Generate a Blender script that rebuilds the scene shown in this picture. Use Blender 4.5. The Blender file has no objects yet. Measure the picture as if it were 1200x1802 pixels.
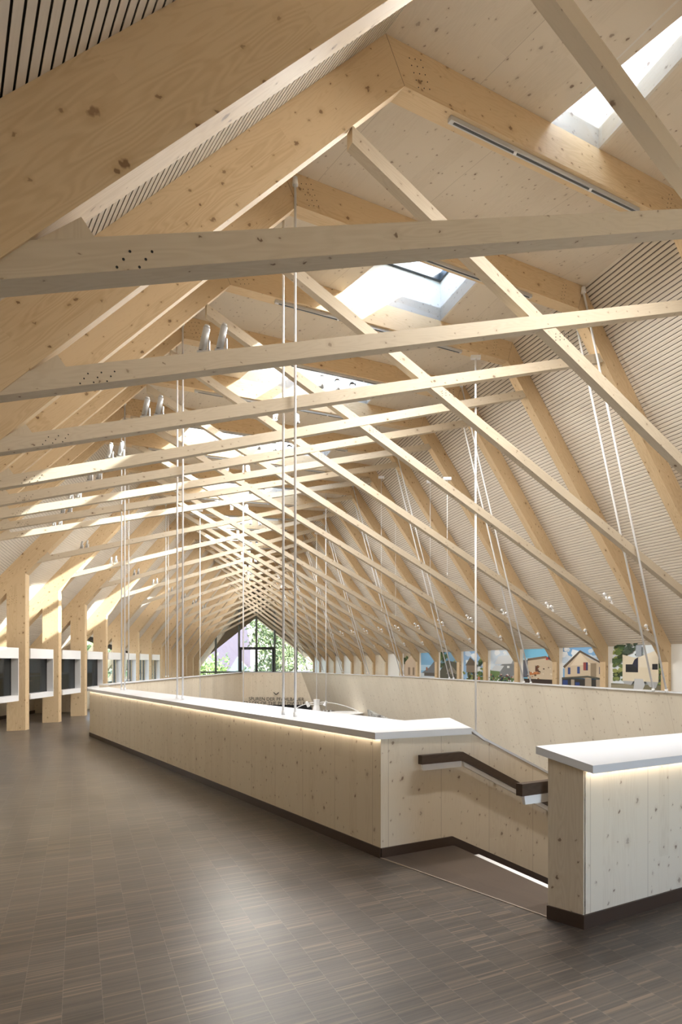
import bpy, bmesh, math, random
from mathutils import Vector, Matrix
from mathutils.geometry import tessellate_polygon
random.seed(7)
S = bpy.context.scene
COL = S.collection

# ------------------------------------------------------------------ camera, sky, sun, exposure
KY = 1010.0 / 1350.0
cam_d = bpy.data.cameras.new('camera'); cam = bpy.data.objects.new('camera', cam_d); COL.objects.link(cam)
cam.location = (0, 0, 1.65); cam.rotation_euler = (math.radians(90), 0, 0)
cam_d.sensor_fit = 'HORIZONTAL'; cam_d.sensor_width = 36.0; cam_d.lens = 36.0 * 1010 / 1200
cam_d.shift_y = 264.0 / 1200; cam_d.clip_start = 0.05; cam_d.clip_end = 500
S.camera = cam

W = bpy.data.worlds.new('sky'); S.world = W; W.use_nodes = True
nt = W.node_tree; nt.nodes.clear()
wo = nt.nodes.new('ShaderNodeOutputWorld'); bg = nt.nodes.new('ShaderNodeBackground')
sky = nt.nodes.new('ShaderNodeTexSky'); sky.sky_type = 'NISHITA'; sky.sun_disc = False
sky.sun_elevation = math.radians(38); sky.sun_rotation = math.radians(74); sky.dust_density = 3.0; sky.air_density = 1.0
mixw = nt.nodes.new('ShaderNodeMix'); mixw.data_type = 'RGBA'; mixw.inputs[0].default_value = 0.55
mixw.inputs[7].default_value = (0.66, 0.67, 0.69, 1)
nt.links.new(sky.outputs[0], mixw.inputs[6]); nt.links.new(mixw.outputs[2], bg.inputs[0])
bg.inputs[1].default_value = 3.1
nt.links.new(bg.outputs[0], wo.inputs[0])

sun_d = bpy.data.lights.new('sun', 'SUN'); sun_d.energy = 24.0; sun_d.angle = math.radians(0.6); sun_d.color = (1, 0.98, 0.95)
sun = bpy.data.objects.new('sun', sun_d); COL.objects.link(sun)
SUN = Vector((-0.862, -0.245, -0.70)).normalized()
sun.rotation_euler = SUN.to_track_quat('-Z', 'Y').to_euler()
S.view_settings.view_transform = 'Standard'; S.view_settings.look = 'None'
S.view_settings.exposure = 0.90; S.view_settings.gamma = 1.0
S.view_settings.use_curve_mapping = False
S.cycles.max_bounces = 10; S.cycles.diffuse_bounces = 7; S.cycles.glossy_bounces = 3; S.cycles.transparent_max_bounces = 12
S.cycles.sample_clamp_indirect = 6.0; S.cycles.use_denoising = True
S.cycles.caustics_reflective = False; S.cycles.caustics_refractive = False
LAMP_POWER = 84.0      # each linear luminaire on the top beams
LED = 5.0

# ------------------------------------------------------------------ materials
class G:
    def __init__(s, name):
        s.m = bpy.data.materials.new(name); s.m.use_nodes = True
        s.t = s.m.node_tree; s.b = s.t.nodes['Principled BSDF']
    def n(s, typ, **kw):
        x = s.t.nodes.new('ShaderNode' + typ)
        for k, v in kw.items(): setattr(x, k, v)
        return x
    def l(s, a, b): s.t.links.new(a, b)
    def math(s, op, a, b=None, c=None, clamp=False):
        x = s.n('Math', operation=op); x.use_clamp = clamp
        for k, v in enumerate((a, b, c)):
            if v is None: continue
            if isinstance(v, (int, float)): x.inputs[k].default_value = v
            else: s.l(v, x.inputs[k])
        return x.outputs[0]
    def comb(s, a, b, c=0.0):
        x = s.n('CombineXYZ')
        for k, v in enumerate((a, b, c)):
            if isinstance(v, (int, float)): x.inputs[k].default_value = v
            else: s.l(v, x.inputs[k])
        return x.outputs[0]
    def mix(s, f, a, b, bt='MIX'):
        x = s.n('Mix', data_type='RGBA', blend_type=bt)
        for k, v in ((0, f), (6, a), (7, b)):
            if isinstance(v, (int, float)): x.inputs[k].default_value = v
            elif isinstance(v, tuple): x.inputs[k].default_value = (*v, 1) if len(v) == 3 else v
            else: s.l(v, x.inputs[k])
        return x.outputs[2]
    def mr(s, v, a, b, c=0.0, d=1.0, kind='SMOOTHSTEP'):
        x = s.n('MapRange', interpolation_type=kind)
        s.l(v, x.inputs[0])
        for k, q in enumerate((a, b, c, d)):
            if isinstance(q, (int, float)): x.inputs[k + 1].default_value = q
            else: s.l(q, x.inputs[k + 1])
        return x.outputs[0]
def srgb(r, g, b):
    f = lambda c: (c / 255 / 12.92) if c / 255 <= 0.04045 else ((c / 255 + 0.055) / 1.055) ** 2.4
    return (f(r), f(g), f(b))
def plain(name, col, rough=0.5, metal=0.0, emit=None, es=0.0, spec=0.5):
    g = G(name); g.b.inputs['Base Color'].default_value = (*col, 1); g.b.inputs['Roughness'].default_value = rough
    g.b.inputs['Metallic'].default_value = metal; g.b.inputs['Specular IOR Level'].default_value = spec
    if emit: g.b.inputs['Emission Color'].default_value = (*emit, 1); g.b.inputs['Emission Strength'].default_value = es
    return g.m
def wood(name, light, dark, knot=2.2, kr=0.013, lam=0.16, lamv=0.10, grain=0.5, rough=0.55, knotcol=None, small=True, seam=0.0):
    g = G(name)
    uv = g.n('UVMap'); oi = g.n('ObjectInfo')
    sp = g.n('SeparateXYZ'); g.l(uv.outputs[0], sp.inputs[0])
    wob = g.n('TexNoise', noise_dimensions='2D'); wob.inputs['Scale'].default_value = 45.0; wob.inputs['Detail'].default_value = 1.0
    g.l(uv.outputs[0], wob.inputs['Vector']); wv = g.math('MULTIPLY', g.math('SUBTRACT', wob.outputs[0], 0.5), 0.022)
    r = oi.outputs['Random']
    u = g.math('MULTIPLY_ADD', r, 37.3, sp.outputs[0]); v = g.math('MULTIPLY_ADD', r, 17.7, sp.outputs[1])
    li = g.math('FLOOR', g.math('DIVIDE', v, lam))
    wn = g.n('TexWhiteNoise', noise_dimensions='2D'); 
    g.l(g.comb(li, g.math('FLOOR', g.math('MULTIPLY_ADD', li, 0.37, g.math('DIVIDE', u, 2.6)))), wn.inputs[0])
    lr = wn.outputs[0]
    # distorted long grain
    n1 = g.n('TexNoise', noise_dimensions='2D'); n1.inputs['Scale'].default_value = 1.0; n1.inputs['Detail'].default_value = 2.0
    g.l(g.comb(g.math('MULTIPLY_ADD', lr, 9.0, g.math('MULTIPLY', u, 0.9)), g.math('MULTIPLY', v, 7.0)), n1.inputs['Vector'])
    rings = g.math('MULTIPLY_ADD', g.math('SINE', g.math('MULTIPLY', n1.outputs[0], 85.0)), 0.5, 0.5)
    n2 = g.n('TexNoise', noise_dimensions='2D'); n2.inputs['Scale'].default_value = 1.0; n2.inputs['Detail'].default_value = 4.0
    g.l(g.comb(g.math('MULTIPLY', u, 2.2), g.math('MULTIPLY', v, 60.0)), n2.inputs['Vector'])
    gr = g.math('ADD', g.math('MULTIPLY', rings, 0.45), g.math('MULTIPLY', n2.outputs[0], 0.7))
    f = g.math('ADD', g.math('MULTIPLY', g.math('SUBTRACT', gr, 0.5), grain), g.math('MULTIPLY', g.math('SUBTRACT', lr, 0.5), lamv * 4), clamp=True)
    f = g.math('ADD', f, 0.12, clamp=True)
    c = g.mix(f, light, dark)
    kc = knotcol or (dark[0] * .38, dark[1] * .30, dark[2] * .28)
    for sc, rad, keep, dens in (((knot, kr, 0.45, 1.0),) + (((knot * 2.3, kr * 0.5, 0.5, 0.85),) if small else ())):
        vo = g.n('TexVoronoi', voronoi_dimensions='2D'); vo.inputs['Scale'].default_value = 1.0; vo.inputs['Randomness'].default_value = 1.0
        g.l(g.comb(g.math('MULTIPLY', g.math('ADD', u, wv), sc * 0.7), g.math('MULTIPLY', g.math('SUBTRACT', v, wv), sc)), vo.inputs['Vector'])
        sc3 = g.n('SeparateColor'); g.l(vo.outputs['Color'], sc3.inputs[0])
        rr = g.math('MULTIPLY', g.math('MULTIPLY_ADD', sc3.outputs[0], 0.9, 0.45), rad * sc)
        on = g.math('GREATER_THAN', sc3.outputs[1], 1 - keep * dens - 0.2)
        d = vo.outputs['Distance']
        halo = g.math('MULTIPLY', g.mr(d, g.math('MULTIPLY', rr, 3.2), g.math('MULTIPLY', rr, 0.9), 0.0, 0.35), on)
        core = g.math('MULTIPLY', g.mr(d, g.math('MULTIPLY', rr, 1.15), g.math('MULTIPLY', rr, 0.55), 0.0, g.math('MULTIPLY_ADD', sc3.outputs[2], 0.45, 0.5)), on)
        c = g.mix(halo, c, dark); c = g.mix(core, c, kc)
    if seam:
        sv = g.math('FRACT', g.math('DIVIDE', v, seam))
        line = g.math('LESS_THAN', sv, 0.004 / seam)
        c = g.mix(g.math('MULTIPLY', line, 0.5), c, kc)
    g.l(c, g.b.inputs['Base Color']); g.b.inputs['Roughness'].default_value = rough
    g.b.inputs['Specular IOR Level'].default_value = 0.3
    return g.m

M = {}
M['glulam'] = wood('glulam spruce', (0.68, 0.525, 0.335), (0.48, 0.325, 0.17), knot=3.0, kr=0.015, lam=0.2, lamv=0.08, grain=0.65)
M['tie'] = wood('solid spruce', (0.63, 0.55, 0.43), (0.45, 0.36, 0.25), knot=3.2, kr=0.013, lam=0.3, lamv=0.05, grain=0.45)
M['clt'] = wood('whitewashed board', (0.69, 0.62, 0.525), (0.51, 0.44, 0.35), knot=3.8, kr=0.0115, lam=0.2, lamv=0.08, grain=0.3, seam=1.2)
M['shaft'] = wood('white oiled board', (0.72, 0.70, 0.66), (0.58, 0.52, 0.45), knot=3.6, kr=0.013, lam=0.2, lamv=0.05, grain=0.25)
M['panel'] = wood('pale spruce panel', (0.72, 0.645, 0.525), (0.52, 0.43, 0.32), knot=4.2, kr=0.011, lam=0.11, lamv=0.07, grain=0.32, seam=0.55)
M['voidwall'] = wood('pale leaning panel', (0.72, 0.665, 0.56), (0.56, 0.49, 0.39), knot=3.6, kr=0.012, lam=0.12, lamv=0.05, grain=0.25, seam=0.62)
M['slat'] = wood('slat wood', (0.70, 0.64, 0.56), (0.56, 0.49, 0.41), knot=1.0, kr=0.005, lam=0.05, lamv=0.08, grain=0.3, small=False)
M['felt'] = plain('dark felt backing', (0.035, 0.028, 0.022), 0.95)
M['white'] = plain('white lacquer', (0.80, 0.81, 0.83), 0.35)
M['whitecap'] = plain('white mineral cap', (0.63, 0.65, 0.69), 0.32)
M['rod'] = plain('white steel rod', (0.82, 0.83, 0.85), 0.35, spec=0.6)
M['skirt'] = plain('dark oak skirting', (0.050, 0.030, 0.020), 0.45)
M['rail'] = wood('smoked oak rail', (0.075, 0.050, 0.036), (0.04, 0.026, 0.018), knot=0.5, kr=0.002, lam=0.3, lamv=0.04, grain=0.7, small=False, rough=0.4)
M['alu'] = plain('anodised aluminium', (0.58, 0.59, 0.60), 0.4, 0.35)
M['spotgrey'] = plain('grey lacquer', (0.30, 0.31, 0.32), 0.4, 0.2)
M['black'] = plain('black', (0.01, 0.01, 0.011), 0.5)
M['anth'] = plain('anthracite frame', (0.045, 0.05, 0.055), 0.45)
M['mull'] = plain('grey green frame', (0.16, 0.18, 0.17), 0.5)
M['lens'] = plain('lit lens', (1, 1, 1), 0.3, emit=(1, 0.93, 0.8), es=25)
M['led'] = plain('warm light strip', (1, 1, 1), 0.3, emit=(1, 0.84, 0.64), es=LED)
M['screen'] = plain('dim screen', (0.04, 0.045, 0.05), 0.2, emit=(0.55, 0.62, 0.66), es=0.12)
M['darkroom'] = plain('dark cabinet', (0.035, 0.036, 0.040), 0.5)
M['oakstrip'] = plain('oak shelf', (0.35, 0.22, 0.11), 0.5)
M['grey'] = plain('grey concrete', (0.30, 0.29, 0.28), 0.7)
M['blind'] = plain('white blind', (0.75, 0.75, 0.75), 0.7)
M['rock'] = wood('birch bark', (0.5, 0.5, 0.48), (0.2, 0.2, 0.19), knot=6, kr=0.03, lam=0.05, lamv=0.2, grain=0.9)
M['ink'] = plain('caption ink', (.12, .12, .12), .6); M['wb'] = plain('white board', (.80, .80, .78), .5)
M['leaf'] = plain('leaf green', (0.16, 0.25, 0.06), 0.6)
M['leaf2'] = plain('leaf light green', (0.15, 0.20, 0.08), 0.6)
M['trunk'] = plain('bark', (0.10, 0.07, 0.05), 0.9)
M['grass'] = plain('pale gravel', (0.30, 0.29, 0.26), 0.9)
M['pink'] = plain('pink render', (0.36, 0.27, 0.30), 0.9)
M['zinc'] = plain('zinc roof', (0.42, 0.44, 0.48), 0.4)
M['soffit'] = plain('weathered boards', (0.42, 0.33, 0.23), 0.7)
def glass(name, tint=(0.93, 0.96, 0.95), refl=0.08):
    g = G(name); g.t.nodes.remove(g.b); out = g.t.nodes['Material Output']
    tr = g.n('BsdfTransparent'); tr.inputs[0].default_value = (*tint, 1)
    gl = g.n('BsdfGlossy'); gl.inputs[1].default_value = 0.02; gl.inputs[0].default_value = (1, 1, 1, 1)
    mx = g.n('MixShader'); mx.inputs[0].default_value = refl
    g.l(tr.outputs[0], mx.inputs[1]); g.l(gl.outputs[0], mx.inputs[2]); g.l(mx.outputs[0], out.inputs[0])
    return g.m
M['glass'] = glass('clear glass'); M['sunglass'] = glass('coated gable glass', (0.45, 0.48, 0.47), 0.06); M['darkglass'] = glass('tinted display glass', (0.6, 0.64, 0.66), 0.10)

def parquet():
    g = G('smoked oak strip parquet')
    ge = g.n('NewGeometry'); sp = g.n('SeparateXYZ'); g.l(ge.outputs['Position'], sp.inputs[0])
    x, y = sp.outputs[0], sp.outputs[1]
    ca, sa = 0.909, 0.417
    u = g.math('ADD', g.math('MULTIPLY', x, ca), g.math('MULTIPLY', y, sa))
    v = g.math('ADD', g.math('MULTIPLY', x, -sa), g.math('MULTIPLY', y, ca))
    CW = 0.178
    uc = g.math('DIVIDE', g.math('ADD', u, 0.068), CW); ci = g.math('FLOOR', uc); uf = g.math('FRACT', uc)
    wc = g.n('TexWhiteNoise', noise_dimensions='1D'); g.l(ci, wc.inputs['W'])
    blk = g.math('FLOOR', g.math('ADD', g.math('DIVIDE', v, 0.17), g.math('MULTIPLY', wc.outputs[0], 1.0)))
    st = g.math('FLOOR', g.math('DIVIDE', v, 0.0095))
    w1 = g.n('TexWhiteNoise', noise_dimensions='2D'); g.l(g.comb(ci, st), w1.inputs[0])
    w2 = g.n('TexWhiteNoise', noise_dimensions='2D'); g.l(g.comb(ci, blk), w2.inputs[0])
    rp = g.n('ValToRGB'); g.l(w1.outputs[0], rp.inputs[0]); cr = rp.color_ramp
    cr.elements[0].position = 0; cr.elements[0].color = (0.050, 0.045, 0.042, 1)
    cr.elements[1].position = 1; cr.elements[1].color = (0.25, 0.185, 0.13, 1)
    for p, c in ((0.45, (0.085, 0.073, 0.064, 1)), (0.82, (0.112, 0.090, 0.074, 1)), (0.93, (0.17, 0.13, 0.097, 1))):
        e = cr.elements.new(p); e.color = c
    c = g.mix(1.0, rp.outputs[0], g.comb(*(g.math('MULTIPLY_ADD', w2.outputs[0], 0.26, 0.66),) * 3), 'MULTIPLY')
    no = g.n('TexNoise', noise_dimensions='2D'); no.inputs['Scale'].default_value = 1.0; no.inputs['Detail'].default_value = 3
    g.l(g.comb(g.math('MULTIPLY', u, 14), g.math('MULTIPLY', v, 300)), no.inputs['Vector'])
    c = g.mix(0.35, c, g.mix(no.outputs[0], (0.05, 0.044, 0.04), (0.145, 0.125, 0.108)))
    edge = g.math('LESS_THAN', uf, 0.012)
    c = g.mix(g.math('MULTIPLY', edge, 0.30), c, (0.30, 0.27, 0.24))
    g.l(c, g.b.inputs['Base Color'])
    n3 = g.n('TexNoise'); n3.inputs['Scale'].default_value = 1.3; g.l(ge.outputs['Position'], n3.inputs['Vector'])
    g.l(g.math('MULTIPLY_ADD', n3.outputs[0], 0.06, 0.285), g.b.inputs['Roughness'])
    g.b.inputs['Specular IOR Level'].default_value = 0.42
    return g.m
M['parquet'] = parquet()
M['landing'] = wood('smoked oak planks', (0.098, 0.076, 0.062), (0.058, 0.046, 0.039), knot=0.5, kr=0.002, lam=0.16, lamv=0.12, grain=0.5, small=False, rough=0.35)

# ------------------------------------------------------------------ mesh helpers
def link(o): COL.objects.link(o); return o
def uvgrain(me, gdir):
    uvl = me.uv_layers.new(name='UVMap') if not me.uv_layers else me.uv_layers[0]
    gd = Vector(gdir).normalized()
    for p in me.polygons:
        n = p.normal
        a = gd - n * gd.dot(n)
        if a.length < 0.15:
            a = n.orthogonal()
            a = a - n * a.dot(n)
        a.normalize(); b = n.cross(a)
        for li in p.loop_indices:
            co = me.vertices[me.loops[li].vertex_index].co
            uvl.data[li].uv = (co.dot(a), co.dot(b))
class MB:
    def __init__(s): s.v = []; s.f = []; s.mi = []
    def add(s, vs, fs, mi=0):
        k = len(s.v); s.v += [tuple(v) for v in vs]
        for f in fs: s.f.append([k + j for j in f]); s.mi.append(mi)
    def loft(s, A, B, mi=0, caps=True):
        n = len(A); fs = [[j, (j + 1) % n, n + (j + 1) % n, n + j] for j in range(n)]
        if caps: fs += [list(range(n))[::-1], [n + j for j in range(n)]]
        s.add(list(A) + list(B), fs, mi)
    def box(s, c, sx, sy, sz, rot=None, mi=0):
        R = rot or Matrix.Identity(3); c = Vector(c)
        P = [c + R @ Vector((x * sx / 2, y * sy / 2, z * sz / 2)) for x, y, z in ((-1,-1,-1),(1,-1,-1),(1,1,-1),(-1,1,-1),(-1,-1,1),(1,-1,1),(1,1,1),(-1,1,1))]
        s.loft(P[:4], P[4:], mi)
    def tube(s, a, b, r, r2=None, n=12, mi=0):
        a = Vector(a); b = Vector(b); d = (b - a).normalized(); x = d.orthogonal().normalized(); y = d.cross(x); r2 = r if r2 is None else r2
        A = [a + (x * math.cos(2 * math.pi * k / n) + y * math.sin(2 * math.pi * k / n)) * r for k in range(n)]
        B = [b + (x * math.cos(2 * math.pi * k / n) + y * math.sin(2 * math.pi * k / n)) * r2 for k in range(n)]
        s.loft(A, B, mi)
    def build(s, name, mats, parent=None, grain=(0, 0, 1), smooth=False):
        me = bpy.data.meshes.new(name); me.from_pydata(s.v, [], s.f); me.validate()
        mats = mats if isinstance(mats, (list, tuple)) else [mats]
        for m in mats: me.materials.append(M[m] if isinstance(m, str) else m)
        if len(mats) > 1 and len(me.polygons) == len(s.mi):
            for p, k in zip(me.polygons, s.mi): p.material_index = k
        bm = bmesh.new(); bm.from_mesh(me); bmesh.ops.recalc_face_normals(bm, faces=bm.faces); bm.to_mesh(me); bm.free()
        if smooth:
            for p in me.polygons: p.use_smooth = len(p.vertices) == 4
        me.update(); uvgrain(me, grain)
        o = link(bpy.data.objects.new(name, me))
        if parent is not None: o.parent = parent
        return o
def thing(o, label, cat, group=None):
    o['label'] = label; o['category'] = cat
    if group: o['group'] = group
    return o
def empty(name, label, cat, group=None):
    o = link(bpy.data.objects.new(name, None)); o.empty_display_size = 0.1
    return thing(o, label, cat, group)
def struct(o): o['kind'] = 'structure'; return o

# ------------------------------------------------------------------ the plan: oblique roof frames
T = 0.675; Q = 2.547; C0 = 10.98; DC = 0.265
def P(X, Y, Z): return Vector((X, Y * KY, Z))              # plan units -> metres
def FP(c, X, Z): return Vector((X, KY * (c + T * X), Z))    # point in the frame plane c
def ci(i): return C0 + Q * i
def ii(c): return (c - C0) / Q
def lerp(tab, x):
    if x <= tab[0][0]:
        a, b = tab[0], tab[1]; return a[1] + (b[1] - a[1]) * (x - a[0]) / (b[0] - a[0])
    for a, b in zip(tab, tab[1:]):
        if x <= b[0]: return a[1] + (b[1] - a[1]) * (x - a[0]) / (b[0] - a[0])
    return tab[-1][1]
FD = Vector((1, KY * T, 0)).normalized(); FN = Vector((-FD.y, FD.x, 0))
def on_line(c, a, b):            # X where X = a + b*Y meets the frame plane
    return (a + b * c) / (1 - b * T)
def XRc(c): return on_line(c, 5.81, -0.226)
def ZRo(c): return lerp([(-2, 6.79), (-1, 6.90), (0, 7.04), (1, 7.18), (2, 7.23), (17, 7.23)], ii(c))
def XLi(c): return max(on_line(c, 0.52 + 0.519 * 6.23, -0.519), on_line(c, -5.2, -0.018))
def ZLi(c): return lerp([(-3, 6.22), (-2, 6.33), (-1, 6.48), (0, 6.57), (1, 6.67), (2, 6.71), (4, 6.70), (5, 6.65), (17, 6.05)], ii(c))
def XC(c): return on_line(c, -6.82, -0.044)
def XR(c): return on_line(c, 10.13, -0.226)
def Zj(c): return lerp([(4, 3.95), (5, 3.79), (12, 2.5), (17, 1.75)], ii(c))
def sL(c):
    i = ii(c); far = (ZLi(c) - Zj(c)) / (XLi(c) - XC(c))
    if i >= 5: return far
    if i <= 3: return 1.22
    return 1.22 + (far - 1.22) * (i - 3) / 2
def XF(c):
    i = ii(c); a = on_line(c, -8.8, -0.044); b = XLi(c) - (ZLi(c) - 0.85) / 1.22
    return max(a, b) if i < 4.5 else a
def Lin(c, X): return ZLi(c) - sL(c) * (XLi(c) - X)
def VT(c): return 0.34 + 0.16 * sL(c)
def LCo(c): return (XLi(c) - 0.16, ZLi(c) + 0.34)
def LCi(c): return (XLi(c), ZLi(c))
def RCo(c): return (XRc(c), ZRo(c))
def RCi(c): return (XRc(c) - 0.09, ZRo(c) - 0.34)
def sR(c): return (RCi(c)[1] - 1.65) / (XR(c) - 0.06 - RCi(c)[0])
def Rin(c, X): return RCi(c)[1] - sR(c) * (X - RCi(c)[0])
def Rout(c, X): return RCo(c)[1] - sR(c) * (X - RCo(c)[0])
IMIN, IMAX = -4, 17
CB = ci(-4) - 4.8          # behind the photographer
CE = ci(17) + 0.5          # glazed gable

def prism(secf, c, dc, name, mat, parent, grain=None):
    A = [FP(c, *p) for p in secf(c)]; B = [FP(c + dc, *p) for p in secf(c + dc)]
    m = MB(); m.loft(A, B)
    return m.build(name, mat, parent, grain if grain is not None else (A[1] - A[0]))

tie_tab = {-4: (-0.27, 2.85, .45), -3: (-1.14, 3.07, .4325), -2: (-2.01, 3.36, .395), -1: (-2.88, 3.56, .380), 0: (-3.75, 3.70, .378),
           1: (-4.63, 3.91, .359), 2: (-5.5, 4.10, .336), 3: (-6.37, 4.25, .323), 4: (-7.24, 4.37, .31)}
def tie_line(i):
    if i in tie_tab: return tie_tab[i]
    f = (i - 5) / 12.0
    return (XC(ci(i)) + 0.13, 4.17 - 1.27 * f, .345 + .255 * f)
def brace_line(i):
    s = 0.515 if i <= 5 else 0.515 + (0.78 - 0.515) * (i - 5) / 12
    z0 = 1.88 - (0.17 if i <= -3 else 0.0)
    return XR(ci(i)), z0, s

ordn = ['nearest', 'second nearest', 'third nearest', 'fourth nearest', 'fifth nearest', 'sixth nearest', 'seventh', 'eighth', 'ninth', 'tenth', 'eleventh',
        'twelfth', 'thirteenth', 'fourteenth', 'fifteenth', 'sixteenth', 'seventeenth', 'eighteenth', 'nineteenth', 'twentieth', 'twenty-first', 'last']
def screws(m, c, X, Z, dx, dz, nx, nz, skew=0.0):
    for a in range(nx):
        for b in range(nz):
            p = FP(c, X + a * dx + b * skew, Z + b * dz + a * dx * 0.35)
            m.tube(p, p - FN * 0.002, 0.005, n=8)
for i in range(IMIN, IMAX + 1):
    c = ci(i); k = i - IMIN
    extra = {0: 'directly overhead', 1: 'whose tie crosses the whole top of the picture', 2: 'with the big ridge corner in view at the top', 3: 'hanging the nearest pair of rods', 4: 'its right post beside the photo of the white wooden hut',
             5: 'its right post beside the gabled house photo', 6: 'its right post beside the stilt ruin photo', 7: 'its right post beside the grey hut photo', 8: 'first after the left roof bends',
             9: 'its left post nearest of the posts on the floor', 10: 'its left post second of the posts on the floor', 11: 'its left post third of the posts on the floor',
             12: 'its left post at the end of the fourth white window box', 21: 'standing at the glazed gable'}.get(k, 'down the hall')
    fr = empty('roof_frame', 'spruce scissor truss roof frame, %s%s, %s' % (ordn[k], ' from the camera' if k > 5 and k < 21 else '', extra), 'roof frame', 'spruce roof frames along the hall')
    prism(lambda q: [(XF(q), Lin(q, XF(q))), LCi(q), LCo(q), (XF(q), Lin(q, XF(q)) + VT(q))], c, DC, 'left_rafter', 'glulam', fr)
    prism(lambda q: [LCi(q), RCi(q), RCo(q), LCo(q)], c, DC, 'top_beam', 'glulam', fr)
    prism(lambda q: [RCi(q), (XR(q) - 0.06, 1.65), (XR(q) + 0.10, Rin(q, XR(q) + 0.10)), (XR(q) + 0.10, Rout(q, XR(q) + 0.10)), RCo(q)], c, DC, 'right_rafter', 'glulam', fr)
    prism(lambda q: [(XR(q) - 0.06, 0), (XR(q) - 0.06, 1.65), (XR(q) + 0.10, 1.46), (XR(q) + 0.10, 0)], c, DC, 'right_post', 'glulam', fr)
    if i >= 4:
        prism(lambda q: [(XC(q), 0), (XC(q), Lin(q, XC(q))), (XC(q) - .35, Lin(q, XC(q) - .35)), (XC(q) - .35, 0)], c, DC, 'left_post', 'glulam', fr)
    m = MB()
    for (p, q) in ((LCi(c), LCo(c)), (RCi(c), RCo(c))):
        a_, b_ = FP(c, *p), FP(c, *q); m.loft([a_ - FD * .0015, b_ - FD * .0015, b_ + FD * .0015, a_ + FD * .0015], [v - FN * .001 for v in (a_ - FD * .0015, b_ - FD * .0015, b_ + FD * .0015, a_ + FD * .0015)])
        if i < 6: m.build('mitre_joint', 'skirt', fr); 
        m = MB()
    # scissor members
    tx, tz, ts = tie_line(i)
    # left end inside the left rafter, right end inside the right rafter
    ca = c + 0.02; w = 0.108; hh = 0.128
    xl = (tz - ts * tx - (ZLi(c) - sL(c) * XLi(c)) - 0.05) / (sL(c) - ts)
    xl = max(xl, XF(c) + .1)
    xr = (RCi(c)[1] + sR(c) * RCi(c)[0] + 0.10 - tz + ts * tx) / (ts + sR(c))
    tl = lambda x: tz + ts * (x - tx)
    sec = [(xl, tl(xl) - hh), (xr, tl(xr) - hh), (xr, tl(xr)), (xl, tl(xl))]
    xe = max(xl - .35, XF(c) + .1)
    sec = [(xe, tl(xe) - hh), sec[1], sec[2], (xe, tl(xe))]
    A = [FP(ca, *p) for p in sec]; B = [p + FN * w for p in A]
    m = MB(); m.loft(A, B); m.build('tie_beam', 'tie', fr, A[1] - A[0])
    # wedge block over the tie at the left rafter
    if i != -4:
        xi = (tz - ts * tx - (ZLi(c) - sL(c) * XLi(c))) / (sL(c) - ts); wz = .095
        wx = xi + wz / (sL(c) - ts)
        tri = [(xi - .04, tl(xi - .04) - .02), (wx + .055, tl(wx + .055) - .01), (wx, tl(wx) + wz), (xi - .04, tl(xi - .04))]
        A = [FP(ca + 0.035, *p) for p in tri]; B = [p + FN * 0.07 for p in A]
        m = MB(); m.loft(A, B); m.build('wedge_block', 'tie', fr, (0, 0, 1))
    bx, bz, bs = brace_line(i)
    bl = lambda x: bz + bs * (bx - x)
    x0 = (bz + bs * bx - ZLi(c) + sL(c) * XLi(c) + 0.04) / (sL(c) + bs)
    x1 = (bz + bs * bx - RCi(c)[1] - sR(c) * RCi(c)[0] - 0.06) / (bs - sR(c))
    x1 = min(x1, bx - 0.03)
    h2 = 0.068; cb = ca + 0.012
    sec = [(x0, bl(x0) - h2), (x1, bl(x1) - h2), (x1, bl(x1) + h2), (x0, bl(x0) + h2)]
    A = [FP(cb, *p) for p in sec]; B = [p + FN * (w - 0.02) for p in A]
    m = MB(); m.loft(A, B); m.build('brace_beam', 'tie', fr, A[1] - A[0])
    if i <= 8:
        m = MB()
        if i < 5: screws(m, ca, xl + .30, tl(xl + .3) - 0.115, .07, .036, 3 if i > -3 else 2, 3, .02)
        screws(m, c, XLi(c) + .12, ZLi(c) + .05, .05, .05, 3, 5, -.02)
        screws(m, c, RCi(c)[0] - .3, RCi(c)[1] + .04, .05, .05, 2, 5, .01)
        # at the crossing
        xx = (bz + bs * bx - tz + ts * tx) / (ts + bs)
        screws(m, cb, xx + .22, bl(xx + .22) - 0.05, .05, .03, 4, 3, .0)
        if i >= 5: screws(m, c, XC(c) - .3, Lin(c, XC(c) - .3) - .35, .045, .06, 4, 4, 0)
        so = m.build('screw_heads', 'black', fr); so['kind'] = 'stuff'

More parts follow.
